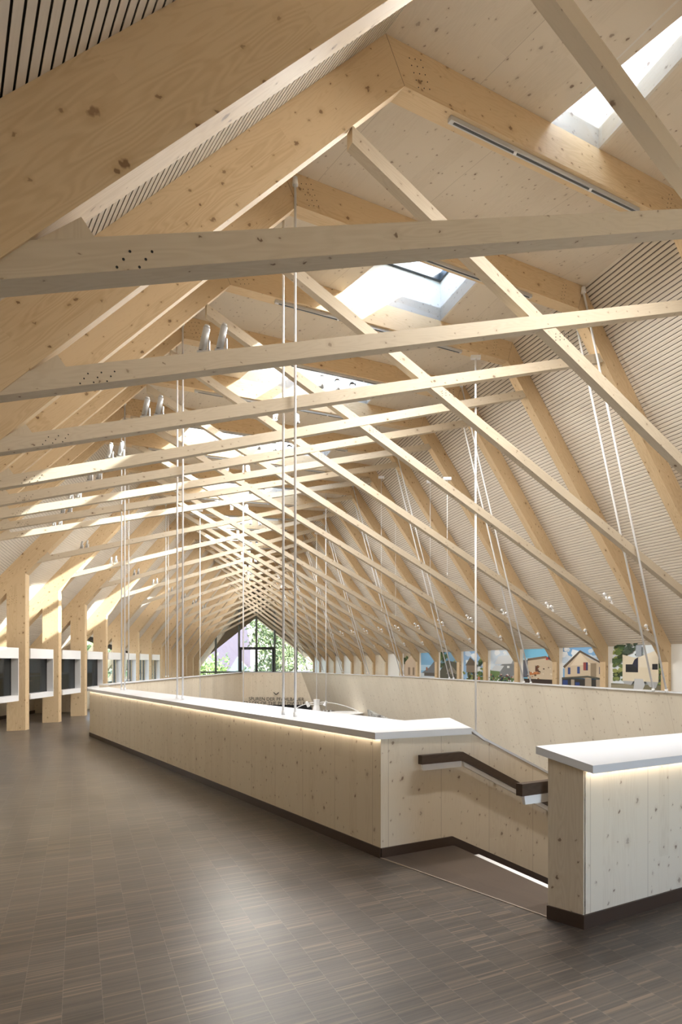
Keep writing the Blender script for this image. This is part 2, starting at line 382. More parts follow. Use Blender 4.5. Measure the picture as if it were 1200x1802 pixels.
# ------------------------------------------------------------------ roof shell: ceilings between the frames
def bay_cs():
    cs = [CB] + [ci(i) for i in range(IMIN, IMAX + 1)] + [CE]
    return list(zip(cs, cs[1:]))
def slats(side):
    for (a, b) in bay_cs():
        m = MB(); fe = MB(); rf = MB()
        def pt(c, d, h):      # d down the slope from the crease (in X), h above
            if side == 'left':
                X = LCo(c)[0] - d; return FP(c, X, LCo(c)[1] - sL(c) * d + h)
            X = RCo(c)[0] + d; return FP(c, X, RCo(c)[1] - sR(c) * d + h)
        L = (min(LCo(a)[0] - XF(a), LCo(b)[0] - XF(b)) if side == 'left' else min(XR(a) + 0.12 - XRc(a), XR(b) + 0.12 - XRc(b)))
        La = LCo(a)[0] - XF(a) if side == 'left' else XR(a) + .12 - XRc(a)
        Lb = LCo(b)[0] - XF(b) if side == 'left' else XR(b) + .12 - XRc(b)
        if side == 'left' and 7.9 < ii(a) < 13.1: La = LCo(a)[0] - XC(a) + .8; Lb = LCo(b)[0] - XC(b) + .8
        near = True
        pitch = 0.034 if side == 'right' else 0.0335; n = int(max(La, Lb) / pitch); gap = 0.0115 if side == 'right' else .0078
        a2 = a + 1e-3
        h0, h1 = 0.0, 0.014
        for k in range(n):
            d0, d1 = k * pitch, (k + 1) * pitch - gap
            q = [pt(a2, d0, h0), pt(b, d0, h0), pt(b, d1, h0), pt(a2, d1, h0), pt(a2, d0, h1), pt(b, d0, h1), pt(b, d1, h1), pt(a2, d1, h1)]
            m.add(q, [[0, 1, 2, 3], [0, 1, 5, 4], [3, 2, 6, 7]])
        o = m.build('ceiling_slats', 'slat', None, pt(b, 0, 0) - pt(a2, 0, 0)); o.name = 'ceiling'; struct(o)
        ex = 0.05
        q = [pt(a2, -ex, h1), pt(b, -ex, h1), pt(b, Lb + .1, h1), pt(a2, La + .1, h1)]
        r = [pt(a2, -ex, h1 + .2), pt(b, -ex, h1 + .2), pt(b, Lb + .1, h1 + .2), pt(a2, La + .1, h1 + .2)]
        m = MB(); m.loft(q, r); o2 = m.build('backing', 'felt', o)
slats('left'); slats('right')

# top ceiling with skylight openings
sky_bays = {j: None for j in (-4, -2, 0, 2, 4, 6, 8, 10)}
def Ztop(c, X):
    (x0, z0), (x1, z1) = LCo(c), RCo(c)
    return z0 + (z1 - z0) * (X - x0) / (x1 - x0)
wn_no = 0
for (a, b) in bay_cs():
    j = round(ii(b))
    is_sky = abs(ii(b) - j) < 1e-6 and j in sky_bays
    def seg(xa0, xb0, xa1, xb1, tag='ceiling'):
        m = MB()
        A = [FP(a, xa0, Ztop(a, xa0)), FP(b, xb0, Ztop(b, xb0)), FP(b, xb1, Ztop(b, xb1)), FP(a, xa1, Ztop(a, xa1))]
        B = [p + Vector((0, 0, .2)) for p in A]
        m.loft(A, B); return struct(m.build('ceiling', 'clt', None, A[1] - A[0]))
    la, lb, ra, rb = LCo(a)[0] - .03, LCo(b)[0] - .03, XRc(a), XRc(b)
    if not is_sky:
        seg(la, lb, ra, rb); continue
    aa = a + DC
    oL = lambda c: LCo(c)[0] + 1.62; oR = lambda c: XRc(c) - 1.33
    seg(la, lb, oL(a), oL(b)); seg(oR(a), oR(b), ra, rb)
    # opening
    def sp(c, X, h): return FP(c, X, Ztop(c, X) + h)
    H = 0.60; wn_no += 1
    x = [oL(aa), oR(aa)]; y = [oL(b), oR(b)]
    if x[1] - x[0] < 0.3: x[0] = x[1] - 0.3
    m = MB(); th = 0.03
    def wallq(p, q, nrm):
        A = [p(0), q(0), q(H), p(H)]; B = [v + nrm * th for v in A]; m.loft(A, B)
    wallq(lambda h: sp(b, y[0], h), lambda h: sp(b, y[1], h), FN)
    wallq(lambda h: sp(aa, x[0], h), lambda h: sp(aa, x[1], h), -FN)
    wallq(lambda h: sp(aa, x[0], h), lambda h: sp(b, y[0], h), -FD)
    wallq(lambda h: sp(aa, x[1], h), lambda h: sp(b, y[1], h), FD)
    sh = m.build('window_%d' % wn_no, 'shaft', None, FD); struct(sh)
    # glazing unit on top: panes from the right, blind on the rest
    fm = MB(); gm = MB(); bmn = MB()
    def lid(x0, x1, y0, y1, h0, h1, mb):
        A = [sp(aa, x0, h0), sp(b, y0, h0), sp(b, y1, h0), sp(aa, x1, h0)]
        B = [sp(aa, x0, h1), sp(b, y0, h1), sp(b, y1, h1), sp(aa, x1, h1)]; mb.loft(A, B)
    wy = y[1] - y[0]; pos = 0.0; pane = 0.87; bar = 0.10
    def xx_(d): # d from the right edge
        return x[1] - d * (x[1] - x[0]) / wy, y[1] - d
    def bay(d0, d1, mb, h0, h1):
        a0, b0 = xx_(min(d1, wy)); a1, b1 = xx_(d0); lid(a0, a1, b0, b1, h0, h1, mb)
    bay(-0.02, 0.03, fm, H, H + .12)
    pos = 0.03
    while pos + 0.3 < wy:
        e = min(pos + pane, wy - 0.02)
        if e - pos >= pane - 0.25 or pos < 0.1: bay(pos, e, gm, H + .05, H + .07)
        else: bay(pos, e, bmn, H + .05, H + .07)
        bay(e, e + bar, fm, H, H + .12); pos = e + bar
    if pos < wy: bay(pos, wy, bmn, H + .04, H + .07)
    # long rims at the two rafter sides
    for (cc, s) in ((aa, 1), (b, -1)):
        xs = x if s > 0 else y
        A = [sp(cc, xs[0], H), sp(cc, xs[1], H), sp(cc, xs[1], H + .12), sp(cc, xs[0], H + .12)]
        fm.loft(A, [v + FN * s * 0.05 for v in A])
    fm.build('window_frame', 'anth', sh); gm.build('pane', 'glass', sh)
    if bmn.v: bmn.build('blind', 'blind', sh)
    # sky portal
    try:
        pl = bpy.data.lights.new('skylight_portal', 'AREA'); pl.shape = 'RECTANGLE'; cen = (sp(aa, (x[0]+x[1])/2, H + .2) + sp(b, (y[0]+y[1])/2, H + .2)) / 2
        pl.size = (y[1] - y[0]) * 1.2; pl.size_y = (b - aa) * 0.85; pl.cycles.is_portal = True
        po = link(bpy.data.objects.new('skylight_portal', pl)); po.location = cen
        po.rotation_euler = (0, 0, math.atan2(FD.y, FD.x))
    except Exception: pass

# ------------------------------------------------------------------ floor with the void and the stair opening
A_ = (0.335, 6.456); B_ = (-5.6, 17.1)
hole = [(1.67, 5.168)] + [(x + .44, y + .44 * T) for x, y in ((5.82, 7.97), (4.99, 11.8), (4.02, 16.24), (3.01, 20.65), (2.06, 25.1), (1.1, 28.4), (0.0, 31.7), (-0.95, 34.6))] + [(-1.2, 37.6), (-4.9, 38.15), (-5.35, 20.0), B_, A_, (0.997, 6.9)]
outer = []
for c in [CB, ci(-2), ci(1), ci(3), ci(4), ci(10), ci(17), ci(19)]:
    X = XF(c) - 0.4; outer.append((X, c + T * X))
for c in [ci(19), CB]:
    X = XR(c) + 0.4; outer.append((X, c + T * X))
def ngon_obj(loops, z, name, mat, thick=0.0, grain=(1, 0, 0)):
    pts = [[P(x, y, z) for x, y in l] for l in loops]
    flat = [p for l in pts for p in l]
    tr = tessellate_polygon(pts)
    m = MB(); m.add(flat, [list(t) for t in tr])
    o = m.build(name, mat, None, grain)
    bm = bmesh.new(); bm.from_mesh(o.data)
    for f in bm.faces:
        if f.normal.z < 0: f.normal_flip()
    bm.to_mesh(o.data); bm.free(); uvgrain(o.data, grain)
    return o
struct(ngon_obj([outer, hole], 0.0, 'floor', 'parquet'))
struct(ngon_obj([[(-12, -4), (12, -4), (12, 60), (-12, 60)]], -3.3, 'floor', 'grey'))
# landing planks
land = [A_, (1.34, 4.945), (1.67, 5.168), (0.997, 6.9)]
m = MB(); m.loft([P(x, y, .001) for x, y in land], [P(x, y, .004) for x, y in land]); 
NDIR = (P(*A_, 0) - P(1.34, 4.945, 0))
struct(m.build('floor', 'landing', None, NDIR))
m = MB(); a = P(*A_, 0); b = P(1.34, 4.945, 0); e = Vector((FD.x, FD.y, 0)) * .004
m.loft([a - e, b - e, b + e, a + e], [v + Vector((0, 0, .006)) for v in (a - e, b - e, b + e, a + e)])
struct(m.build('trim_1', plain('pale joint', (.35, .3, .25), .5), None))
ZU = Vector((0, 0, 1))
# stair
def sw(s, z): return P(.335 + s, 6.456 + T * s, z)       # far stair wall line
def bw(s, z): return P(1.34 + s, 4.945 + T * s, z)       # near (block) line
st = empty('staircase', 'smoked oak stair going down from the landing between the two balustrades', 'staircase')
run, rise = 0.30, 0.158
for k in range(12):
    s0 = 0.662 + k * run; z = -.55 * run * (k + 1) - .05
    m = MB(); A = [sw(s0, z), bw(s0 - .33, z), bw(s0 + run - .33, z), sw(s0 + run, z)]
    m.loft(A, [v - Vector((0, 0, .16)) for v in A]); m.build('step', 'landing', st, NDIR)
e0, e1 = P(1.67, 5.168, 0), P(0.997, 6.9, 0); ed = (e1 - e0).normalized(); eo = Vector((ed.y, -ed.x, 0)); eo = eo if eo.x > 0 else -eo
p0, p1 = e0, e1 - ed * .30
m = MB(); A = [p0 + ZU * .004, p1 + ZU * .004, p1 + eo * .05 + ZU * .004, p0 + eo * .05 + ZU * .004]; m.loft(A, [v - ZU * .05 for v in A])
m.build('nosing_strip', 'white', st)
m = MB(); m.loft([e0, e1, e1 + eo * .02, e0 + eo * .02], [v - ZU * .3 for v in (e0, e1, e1 + eo * .02, e0 + eo * .02)]); m.build('riser', 'landing', st)


# ------------------------------------------------------------------ balustrades
ZU = Vector((0, 0, 1))
def panelwall(name, pts_out, pts_in, z0, z1, mat, parent, grain=(0, 0, 1)):
    m = MB()
    for (a, b, c2, d) in zip(pts_out, pts_out[1:], pts_in, pts_in[1:]):
        m.loft([P(*a, z0), P(*b, z0), P(*d, z0), P(*c2, z0)], [P(*a, z1), P(*b, z1), P(*d, z1), P(*c2, z1)])
    return m.build(name, mat, parent, grain)
cb = empty('counter_balustrade', 'long pale spruce balustrade with a broad white cap and light strip, bounding the stairwell', 'balustrade')
Ai = (0.335 + .25, 6.456 + .50)
def offl(Y, dx): # inner line of the long side
    return (A_[0] + (B_[0] - A_[0]) * (Y - A_[1]) / (B_[1] - A_[1]) + dx, Y)
m = MB()
o1, o2 = A_, B_; i1, i2 = (0.62, 6.79), (-5.25, 17.3)
m.loft([P(*o1, -.45), P(*o2, -.45), P(*i2, -.45), P(*i1, -.45)], [P(*o1, 1.02), P(*o2, 1.02), P(*i2, 1.015), P(*i1, 1.015)])
m.build('side_panel', 'panel', cb)
# skirting
def skirt(a, b, z0a, z0b, h, out, parent, mat='skirt'):
    m = MB(); out = Vector((out[0], out[1], 0)).normalized() * .012
    A = [P(*a, z0a) , P(*b, z0b), P(*b, z0b + h), P(*a, z0a + h)]
    m.loft(A, [v + out for v in A]); return m.build('skirting', mat, parent, P(*b, 0) - P(*a, 0))
dl = (P(*B_, 0) - P(*A_, 0)).normalized(); nout = Vector((-dl.y, dl.x, 0)); nout = nout if nout.x < 0 else -nout
skirt(A_, B_, 0, 0, .085, nout, cb)
# return wall A -> C -> down the stair
Ein = P(.335, 6.456, 0) - P(1.34, 4.945, 0); Ein.normalize()
m = MB()
sl = 0.53
topf = lambda s: 1.01 if s <= .835 else 1.01 - (s - .835) * sl
botf = lambda s: -0.001 if s <= .662 else -(s - .662) * .55
ss = [0, .662, .835, 4.4]
A = [sw(s, botf(s) - (.35 if s > .5 else .02)) for s in ss] + [sw(s, topf(s)) for s in ss[::-1]]
m.loft(A, [v + FN * .2 for v in A]); m.build('return_panel', 'panel', cb)
m = MB(); kk = -Ein * .013
A = [sw(s, botf(s)) for s in (0, .662, 4.4)]; Bq = [sw(s, botf(s) + .085) for s in (4.4, .662, 0)]
A = A + Bq; m.loft(A, [v + kk for v in A]); m.build('skirting', 'skirt', cb, FD)
# cap: long part tilted upwards to the void, return part, sloping edge
ov = 0.05
def capquad(o0, o1, i1, i0, zo0, zo1, zi, th=.055):
    return [Vector((o0.x, o0.y, zo0)), Vector((o1.x, o1.y, zo0)), Vector((i1.x, i1.y, zi)), Vector((i0.x, i0.y, zi))]
pA = P(*A_, 0) + nout * ov - FD * .01; pB = P(*B_, 0) + nout * ov + dl * .05
jA = P(.615, 7.41, 0); jB = P(-5.35, 17.45, 0)
m = MB(); zo, zi, th = 1.06, 1.085, .058
pA = P(.285, 6.40, 0)
top = [Vector((pA.x, pA.y, zo)), Vector((pB.x, pB.y, zo)), Vector((jB.x, jB.y, zi)), Vector((jA.x, jA.y, zi))]
m.loft(top, [v - ZU * th for v in top])
sC = .835
r1 = sw(sC, 0) - Ein * .03; r2 = sw(.90, 0) + Ein * .36
r2 = P(1.10, 7.79, 0)
top = [Vector((pA.x, pA.y, zo)), Vector((jA.x, jA.y, zi)), Vector((r2.x, r2.y, zi)), Vector((r1.x, r1.y, zo - .01))]
m.loft(top, [v - ZU * th for v in top])
r3 = sw(4.3, 0) - Ein * .01
zt = lambda s: 1.01 - (s - .835) * sl
top = [Vector((r1.x, r1.y, zo - .01)), Vector((r2.x, r2.y, zi)), sw(1.0, zt(1.0) + .03) + Ein * .26, sw(1.0, zt(1.0) + .02) - Ein * .01]
m.loft(top, [v - ZU * .03 for v in top])
top = [sw(1.0, zt(1.0) + .02) - Ein * .01, sw(1.0, zt(1.0) + .03) + Ein * .26, sw(4.3, zt(4.3) + .03) + Ein * .26, sw(4.3, zt(4.3) + .02) - Ein * .01]
m.loft(top, [v - ZU * .022 for v in top])
m.build('cap', 'whitecap', cb)
# far left side and the end wall and the leaning right wall
RW = [(5.82, 7.97), (4.99, 11.8), (4.02, 16.24), (3.01, 20.65), (2.06, 25.1), (1.1, 28.4), (0.0, 31.7), (-0.95, 34.6), (-1.94, 37.5)]
ZT = [1.18, 1.18, 1.18, 1.175, 1.165, 1.155, 1.15, 1.145, 1.14]
fb = empty('gallery_balustrade', 'tall leaning pale panel wall on the far right side of the stairwell', 'balustrade')
m = MB()
lean = Vector((.285, .285 * T * KY, -1))
for k in range(len(RW) - 1):
    t0, t1 = P(*RW[k], ZT[k]), P(*RW[k + 1], ZT[k + 1])
    D = 4.3; b0, b1 = t0 + lean * D, t1 + lean * D
    off = FD * .2
    m.loft([t0, t1, t1 + off, t0 + off], [b0, b1, b1 + off, b0 + off])
m.build('leaning_panel', 'voidwall', fb, lean)
m = MB()
for k in range(len(RW) - 1):
    t0, t1 = P(*RW[k], ZT[k]), P(*RW[k + 1], ZT[k + 1]); off = FD * .23
    A = [t0 - FD * .02, t1 - FD * .02, t1 + off, t0 + off]
    m.loft([v + ZU * .014 for v in A], A)
m.build('cap', 'whitecap', fb)
lb = empty('end_balustrade', 'pale balustrade closing the far left side and end of the stairwell, lettered in black', 'balustrade')
panelwall('side_panel', [(-5.25, 17.3), (-5.2, 21), (-4.9, 38.0)], [(-5.45, 17.3), (-5.4, 21), (-5.1, 38.2)], -.45, 1.13, 'panel', lb)
panelwall('end_panel', [(-4.9, 38.0), (-.9, 37.32)], [(-4.9, 38.25), (-.9, 37.57)], -.45, 1.14, 'panel', lb)
m = MB()
for a, b, c2, d in (((-5.23, 17.3), (-5.18, 21), (-5.47, 17.3), (-5.42, 21)), ((-5.18, 21), (-4.88, 38), (-5.42, 21), (-5.12, 38.25)), ((-4.9, 37.97), (-1.9, 37.47), (-4.9, 38.27), (-1.9, 37.77))):
    A = [P(*a, 1.13), P(*b, 1.13), P(*d, 1.13), P(*c2, 1.13)]; m.loft(A, [v + ZU * .02 for v in A])
m.build('cap', 'whitecap', lb)
ex = (P(-1.94, 37.5, 0) - P(-4.9, 38.0, 0)).normalized()
def text_obj(s, loc, size, xdir, mat, parent, name='lettering', up=ZU):
    cu = bpy.data.curves.new(name, 'FONT'); cu.body = s; cu.size = size; cu.align_x = 'CENTER'; cu.extrude = 0.002
    cu.materials.append(M[mat]); o = link(bpy.data.objects.new(name, cu))
    z = xdir.cross(up).normalized(); R = Matrix((xdir.normalized(), up.normalized(), z)).transposed().to_4x4()
    o.matrix_world = Matrix.Translation(loc) @ R
    bpy.context.view_layer.update(); dg = bpy.context.evaluated_depsgraph_get()
    me = bpy.data.meshes.new_from_object(o.evaluated_get(dg)); mw = o.matrix_world.copy()
    bpy.data.objects.remove(o)
    me.transform(mw); me.materials.clear(); me.materials.append(M[mat]); o = link(bpy.data.objects.new(name, me)); o.parent = parent
    return o
def at(px, py, c=None, Y=None):      # a point of the photograph at a known distance (plan units)
    xp = px - 600
    if Y is None: Y = c / (1 - 0.0005 * xp)
    return P(xp * Y / 1350, Y, 1.65 + (1165 - py) / 1350 * Y)
lY = 37.72
text_obj('SPUREN DER PFAHLBAUER', at(486, 1233, Y=lY - .08), .235, ex, 'black', lb)
text_obj('TRACES OF THE PILE DWELLERS', at(486, 1240.5, Y=lY - .08), .235, ex, 'black', lb)
m = MB()
for s in (-1, 1):
    a = at(486, 1222.5, Y=lY - .1); b = at(486 + 4.5 * s, 1218.5, Y=lY - .1)
    m.tube(a, b, .02, n=6)
m.build('chevron', 'black', lb)

# near block on the right
bk = empty('stair_balustrade', 'short pale spruce balustrade block with a white cap at the right edge, beside the stair', 'balustrade')
q0 = P(1.506, 4.75, 0); q1 = q0 + FD * 6.4; bin_ = P(1.34, 4.945, 0) - q0
nb = -FN
m = MB()
A = [q0, q1, q1 + bin_, q0 + bin_]
m.loft([v - ZU * .3 for v in A], [v + ZU * .98 for v in A[:2]] + [v + ZU * 1.05 for v in A[2:]])
m.build('side_panel', 'panel', bk)
m = MB(); e = .004
A = [q0 - FD * e * 2 , q0 - FD * e * 2 + bin_]; 
mm = [A[0] - bin_.normalized() * .0, A[1]]
m.loft([mm[0] + ZU * .085, mm[1] + ZU * .085, mm[1] + ZU * 1.03, mm[0] + ZU * .975], [v + FD * .02 for v in (mm[0] + ZU * .085, mm[1] + ZU * .085, mm[1] + ZU * 1.03, mm[0] + ZU * .975)])
m.build('end_board', 'tie', bk)
m = MB()
ob = -bin_.normalized() * .012
A = [q0 + ob - FD * .02, q1 + ob, q1, q0]; m.loft([q0 + ob - FD * .02, q1 + ob, q1 + bin_, q0 + bin_ - FD * .02], [v + ZU * .085 for v in (q0 + ob - FD * .02, q1 + ob, q1 + bin_, q0 + bin_ - FD * .02)])
m.build('skirting', 'skirt', bk, FD)
bh = bin_.normalized()
c0_ = q0 - bh * .075 - FD * .035; c1_ = q1 - bh * .075; c2_ = q1 + bin_ + bh * .06; c3_ = q0 + bin_ + bh * .06 - FD * .035
top = [c0_ + ZU * 1.02, c1_ + ZU * 1.02, c2_ + ZU * 1.105, c3_ + ZU * 1.105]
m = MB(); m.loft(top, [v - ZU * .05 for v in top]); m.build('cap', 'whitecap', bk)
m = MB(); a = q0 - bh * .03 + ZU * .962; b = q1 - bh * .03 + ZU * .962
m.loft([a - bh * .012, b - bh * .012, b + bh * .012, a + bh * .012], [v + ZU * .003 for v in (a - bh * .012, b - bh * .012, b + bh * .012, a + bh * .012)])
m.build('light_strip', 'led', bk)
m = MB(); a = P(*A_, 1.0) + nout * .018; b = P(*B_, 1.0) + nout * .018
m.loft([a - nout * .012, b - nout * .012, b + nout * .012, a + nout * .012], [v + ZU * .002 for v in (a - nout * .012, b - nout * .012, b + nout * .012, a + nout * .012)])
m.build('light_strip', 'led', cb)

# handrails
def rail(s0, sb, s1, z, name_lbl, line, side, slope=.56):
    h = empty('handrail', name_lbl, 'handrail')
    zf = lambda s: z - max(0, s - sb) * slope
    ss = [s0, sb, s1] if s0 < sb else [s0, s1]
    m = MB()
    for a, b in zip(ss, ss[1:]):
        A = [line(a, zf(a)), line(b, zf(b)), line(b, zf(b) - .078), line(a, zf(a) - .078)]
        m.loft([v + side * .05 for v in A], [v + side * .095 for v in A])
    m.build('grip', 'rail', h, FD)
    m = MB()
    for a, b in zip(ss, ss[1:]):
        A = [line(a + .02, zf(a) - .078), line(b, zf(b) - .078), line(b, zf(b) - .135), line(a + .03, zf(a) - .135)]
        m.loft([v + side * .055 for v in A], [v + side * .075 for v in A])
    m.build('white_fin', 'white', h)
    for s in [ss[0] + .2 + .6 * k for k in range(6)]:
        if s < ss[-1]:
            m = MB(); m.box(line(s, zf(s) - .10) + side * .03, .03, .06, .02); m.build('bracket', 'alu', h)
rail(.296, .69, 4.2, .85, 'smoked oak handrail with white fin following the far stair wall down', sw, -Ein)
rail(-.15, .69, 4.2, .87, 'smoked oak handrail whose end shows left of the balustrade block', bw, Ein)

# ------------------------------------------------------------------ right wall with the printed photo panels
for (a, b) in bay_cs():
    m = MB()
    A = [FP(a, XR(a) + .04, 0), FP(b, XR(b) + .04, 0), FP(b, XR(b) + .04, 2.14), FP(a, XR(a) + .04, 2.14)]
    m.loft(A, [v + FD * .2 for v in A]); o = m.build('wall_right', 'panel' if ii(b) > 8 else 'white'); struct(o)
PAL = {}
def colm(c):
    if c not in PAL: PAL[c] = plain('print %d' % len(PAL), srgb(*c), .55)
    return PAL[c]
def panel(i, polys, label, text=True, z1=2.07):
    """panel on the right wall in the bay between post i+1 and post i; coordinates 0..1 left (far) to right (near), 0..1 bottom to top of the photo"""
    a, b = ci(i) , ci(i + 1) + DC
    far = FP(b, XR(b) + .03, 0); near = FP(a, XR(a) + .03, 0)
    d = near - far; L = d.length; d.normalize(); nrm = ZU.cross(d).normalized()
    if nrm.x > 0: nrm = -nrm
    t = empty('photo_panel', label, 'photo panel', 'printed panels between the right hand posts')
    m = MB(); A = [far, near, near + ZU * z1, far + ZU * z1]; m.loft(A, [v + nrm * .012 for v in A]); m.build('board', 'wb', t)
    if polys:
        x0 = .175; zb, zt = 1.0, z1
        byc = {}
        for k, (col, pts) in enumerate(polys):
            f = lambda u, v, k=k: far + d * (L * (x0 + (1 - x0) * u)) + ZU * (zb + (zt - zb) * v) + nrm * (.013 + .0006 * k)
            byc.setdefault(col, MB()).add([f(*p) for p in pts], [list(range(len(pts)))])
        m = MB(); mats = list(byc)
        for k, cc in enumerate(mats):
            kk = len(m.v); m.v += byc[cc].v; m.f += [[kk + q for q in f] for f in byc[cc].f]; m.mi += [k] * len(byc[cc].f)
        m.build('printed_picture', [colm(cc) for cc in mats], t)
    if text:
        m = MB()
        for k, (w_, z) in enumerate(((.05, 1.80), (.11, 1.77), (.11, 1.755), (.09, 1.74))):
            p = far + d * (.06) + ZU * z + nrm * .014; m.loft([p, p + d * w_, p + d * w_ + ZU * .004, p + ZU * .004], [v + nrm * .001 for v in (p, p + d * w_, p + d * w_ + ZU * .004, p + ZU * .004)])
        co_ = m.build('caption', 'ink', t); co_['kind'] = 'stuff'
    return t
def R_(x0, y0, x1, y1): return [(x0, y0), (x1, y0), (x1, y1), (x0, y1)]
rs = random.Random(3)
def blobs(cols, x0, y0, x1, y1, n, s, n2=6):
    out = []
    for _ in range(n):
        cx, cy = rs.uniform(x0, x1), rs.uniform(y0, y1); r = s * rs.uniform(.5, 1.2)
        pts = [(min(1, max(0, cx + r * math.cos(t * 2 * math.pi / n2) * rs.uniform(.6, 1.2))), min(1, max(0, cy + .8 * r * math.sin(t * 2 * math.pi / n2) * rs.uniform(.6, 1.2)))) for t in range(n2)]
        out.append((rs.choice(cols), pts))
    return out
GR = [(96, 116, 66), (66, 92, 56), (128, 140, 84), (52, 70, 44), (150, 158, 96)]
SKY = (176, 206, 232); CL = [(232, 238, 244), (214, 226, 238), (198, 216, 234)]
hut0 = [((222, 232, 240), R_(0, 0, 1, 1))] + blobs(GR, 0, .2, .22, 1, 46, .07) + blobs([(70, 86, 70), (50, 66, 52)], .2, .75, .46, 1, 16, .06) + blobs(GR, .8, .1, 1, .55, 26, .06) + \
    [((120, 116, 96), R_(0, 0, 1, .16)), ((146, 140, 120), [(0, .0), (.7, .0), (.3, .16), (0, .12)]), ((150, 158, 168), R_(.46, .72, .56, .95)), ((222, 212, 190), [(.22, .22), (.84, .22), (.84, .85), (.52, .71), (.46, .69), (.22, .76)]), ((232, 224, 206), [(.52, .5), (.84, .5), (.84, .85), (.52, .71)]),
     ((34, 36, 42), R_(.28, .40, .50, .56)), ((40, 42, 66), [(.40, .56), (.5, .46), (.5, .7), (.44, .66)]), ((34, 36, 42), R_(.74, .46, .83, .57)), ((196, 200, 204), [(.42, .05), (.45, 0), (.56, 0), (.62, .16), (.58, .27), (.44, .27)]), ((176, 180, 184), [(.22, .22), (.42, .22), (.38, .14), (.26, .16)]), ((176, 180, 184), [(.64, .22), (.84, .22), (.80, .1), (.7, .12)])]
hut1 = [((126, 176, 222), R_(0, 0, 1, 1))] + blobs(CL, 0, .5, 1, 1, 40, .12) + \
    [((206, 190, 166), [(.06, .24), (.9, .24), (.9, .55), (.62, .70), (.42, .84), (.06, .52)]), ((226, 212, 190), [(.2, .52), (.66, .55), (.42, .82)]), ((96, 84, 74), [(.02, .5), (.42, .88), (.46, .86), (.06, .46)]), ((96, 84, 74), [(.42, .88), (.96, .56), (.96, .52), (.42, .83)]),
     ((60, 84, 140), R_(.14, .32, .2, .48)), ((60, 84, 140), R_(.36, .34, .42, .5)), ((150, 70, 70), R_(.5, .42, .56, .6)), ((60, 60, 100), R_(.56, .42, .6, .6)), ((150, 134, 112), R_(.66, .28, .78, .58)), ((84, 92, 120), R_(.84, .34, .88, .5)),
     ((52, 50, 48), R_(0, 0, 1, .22)), ((44, 70, 130), R_(.02, .02, .14, .18)), ((44, 70, 130), R_(.32, .02, .42, .14)), ((168, 156, 140), R_(.22, 0, .3, .2)), ((168, 156, 140), R_(.54, 0, .68, .24)), ((168, 156, 140), R_(.78, 0, .86, .22)), ((84, 84, 76), [(0, .2), (.6, .26), (1, .2), (1, .24), (.6, .30), (0, .24)])]
hut2 = [((120, 190, 226), R_(0, 0, 1, 1)), ((176, 216, 236), R_(0, .4, 1, .72)), ((90, 96, 110), R_(0, .2, .16, .66)), ((206, 190, 166), [(.14, .16), (.94, .16), (.94, .62), (.66, .74), (.14, .70)]), ((126, 108, 92), [(.14, .64), (.66, .70), (1, .54), (1, .58), (.66, .76), (.14, .70)]),
        ((96, 60, 44), R_(.36, .36, .46, .52)), ((188, 120, 70), [(.18, .26), (.5, .3), (.5, .36), (.18, .34)]), ((188, 60, 50), R_(.66, .66, .72, .72)), ((50, 52, 80), R_(.72, .68, .9, .8)), ((58, 46, 40), R_(0, .06, 1, .17)), ((120, 96, 76), R_(0, 0, 1, .07))] + blobs([(150, 110, 76), (226, 214, 196), (92, 70, 56)], .16, .18, .92, .6, 24, .03, 5)
hut3 = [((206, 222, 238), R_(0, 0, 1, 1))] + blobs(CL, 0, .5, 1, 1, 20, .1) + [((104, 132, 84), R_(0, 0, 1, .38)), ((128, 132, 136), [(.34, .2), (.96, .16), (.96, .56), (.84, .76), (.34, .5)]), ((214, 220, 226), [(.16, .54), (.3, .78), (.9, .80), (.74, .56)]), ((150, 154, 160), [(.74, .56), (.86, .78), (.98, .6), (.98, .5)]), ((206, 212, 218), [(.02, .36), (.2, .52), (.5, .5), (.36, .34)]), ((50, 50, 56), R_(.84, .4, .9, .6)), ((226, 230, 232), R_(.6, .44, .68, .5))] + \
    blobs([(230, 230, 234), (60, 70, 110), (150, 60, 50), (40, 40, 44), (200, 190, 170)], 0, 0, .98, .26, 90, .03, 5)
hut4 = [((150, 186, 224), R_(0, 0, 1, 1))] + blobs(CL, 0, .3, 1, 1, 22, .14) + blobs(GR, 0, 0, 1, .3, 40, .08) + blobs(GR, .7, .3, 1, .7, 14, .07) + [((96, 84, 70), [(.14, .5), (.34, .76), (.66, .5)]), ((130, 116, 100), R_(.18, .28, .6, .5)), ((90, 76, 60), R_(.26, .04, .3, .3)), ((90, 76, 60), R_(.46, .04, .5, .3)), ((190, 120, 90), R_(.66, .02, .74, .16))]
hut5 = [((120, 160, 190), R_(0, 0, 1, 1))] + blobs(GR, 0, .4, .4, 1, 26, .1) + blobs(GR, .7, .3, 1, .8, 10, .09) + [((84, 82, 70), [(0, .3), (.36, .66), (.8, .6), (1, .34), (1, .0), (0, 0)]), ((132, 126, 112), [(.3, .2), (.56, .5), (.9, .22)]), ((60, 54, 48), R_(.4, 0, .5, .28)), ((60, 54, 48), R_(.66, 0, .72, .24))]
hut6 = [((126, 176, 214), R_(0, 0, 1, 1)), ((170, 204, 228), R_(0, .3, 1, .5)), ((110, 112, 118), [(.04, .2), (.5, .42), (.84, .7), (1, .4), (1, .2)]), ((196, 206, 216), R_(0, .0, 1, .2)), ((84, 76, 70), R_(.2, .1, .9, .22)), ((150, 96, 70), R_(.3, .3, .4, .42))]
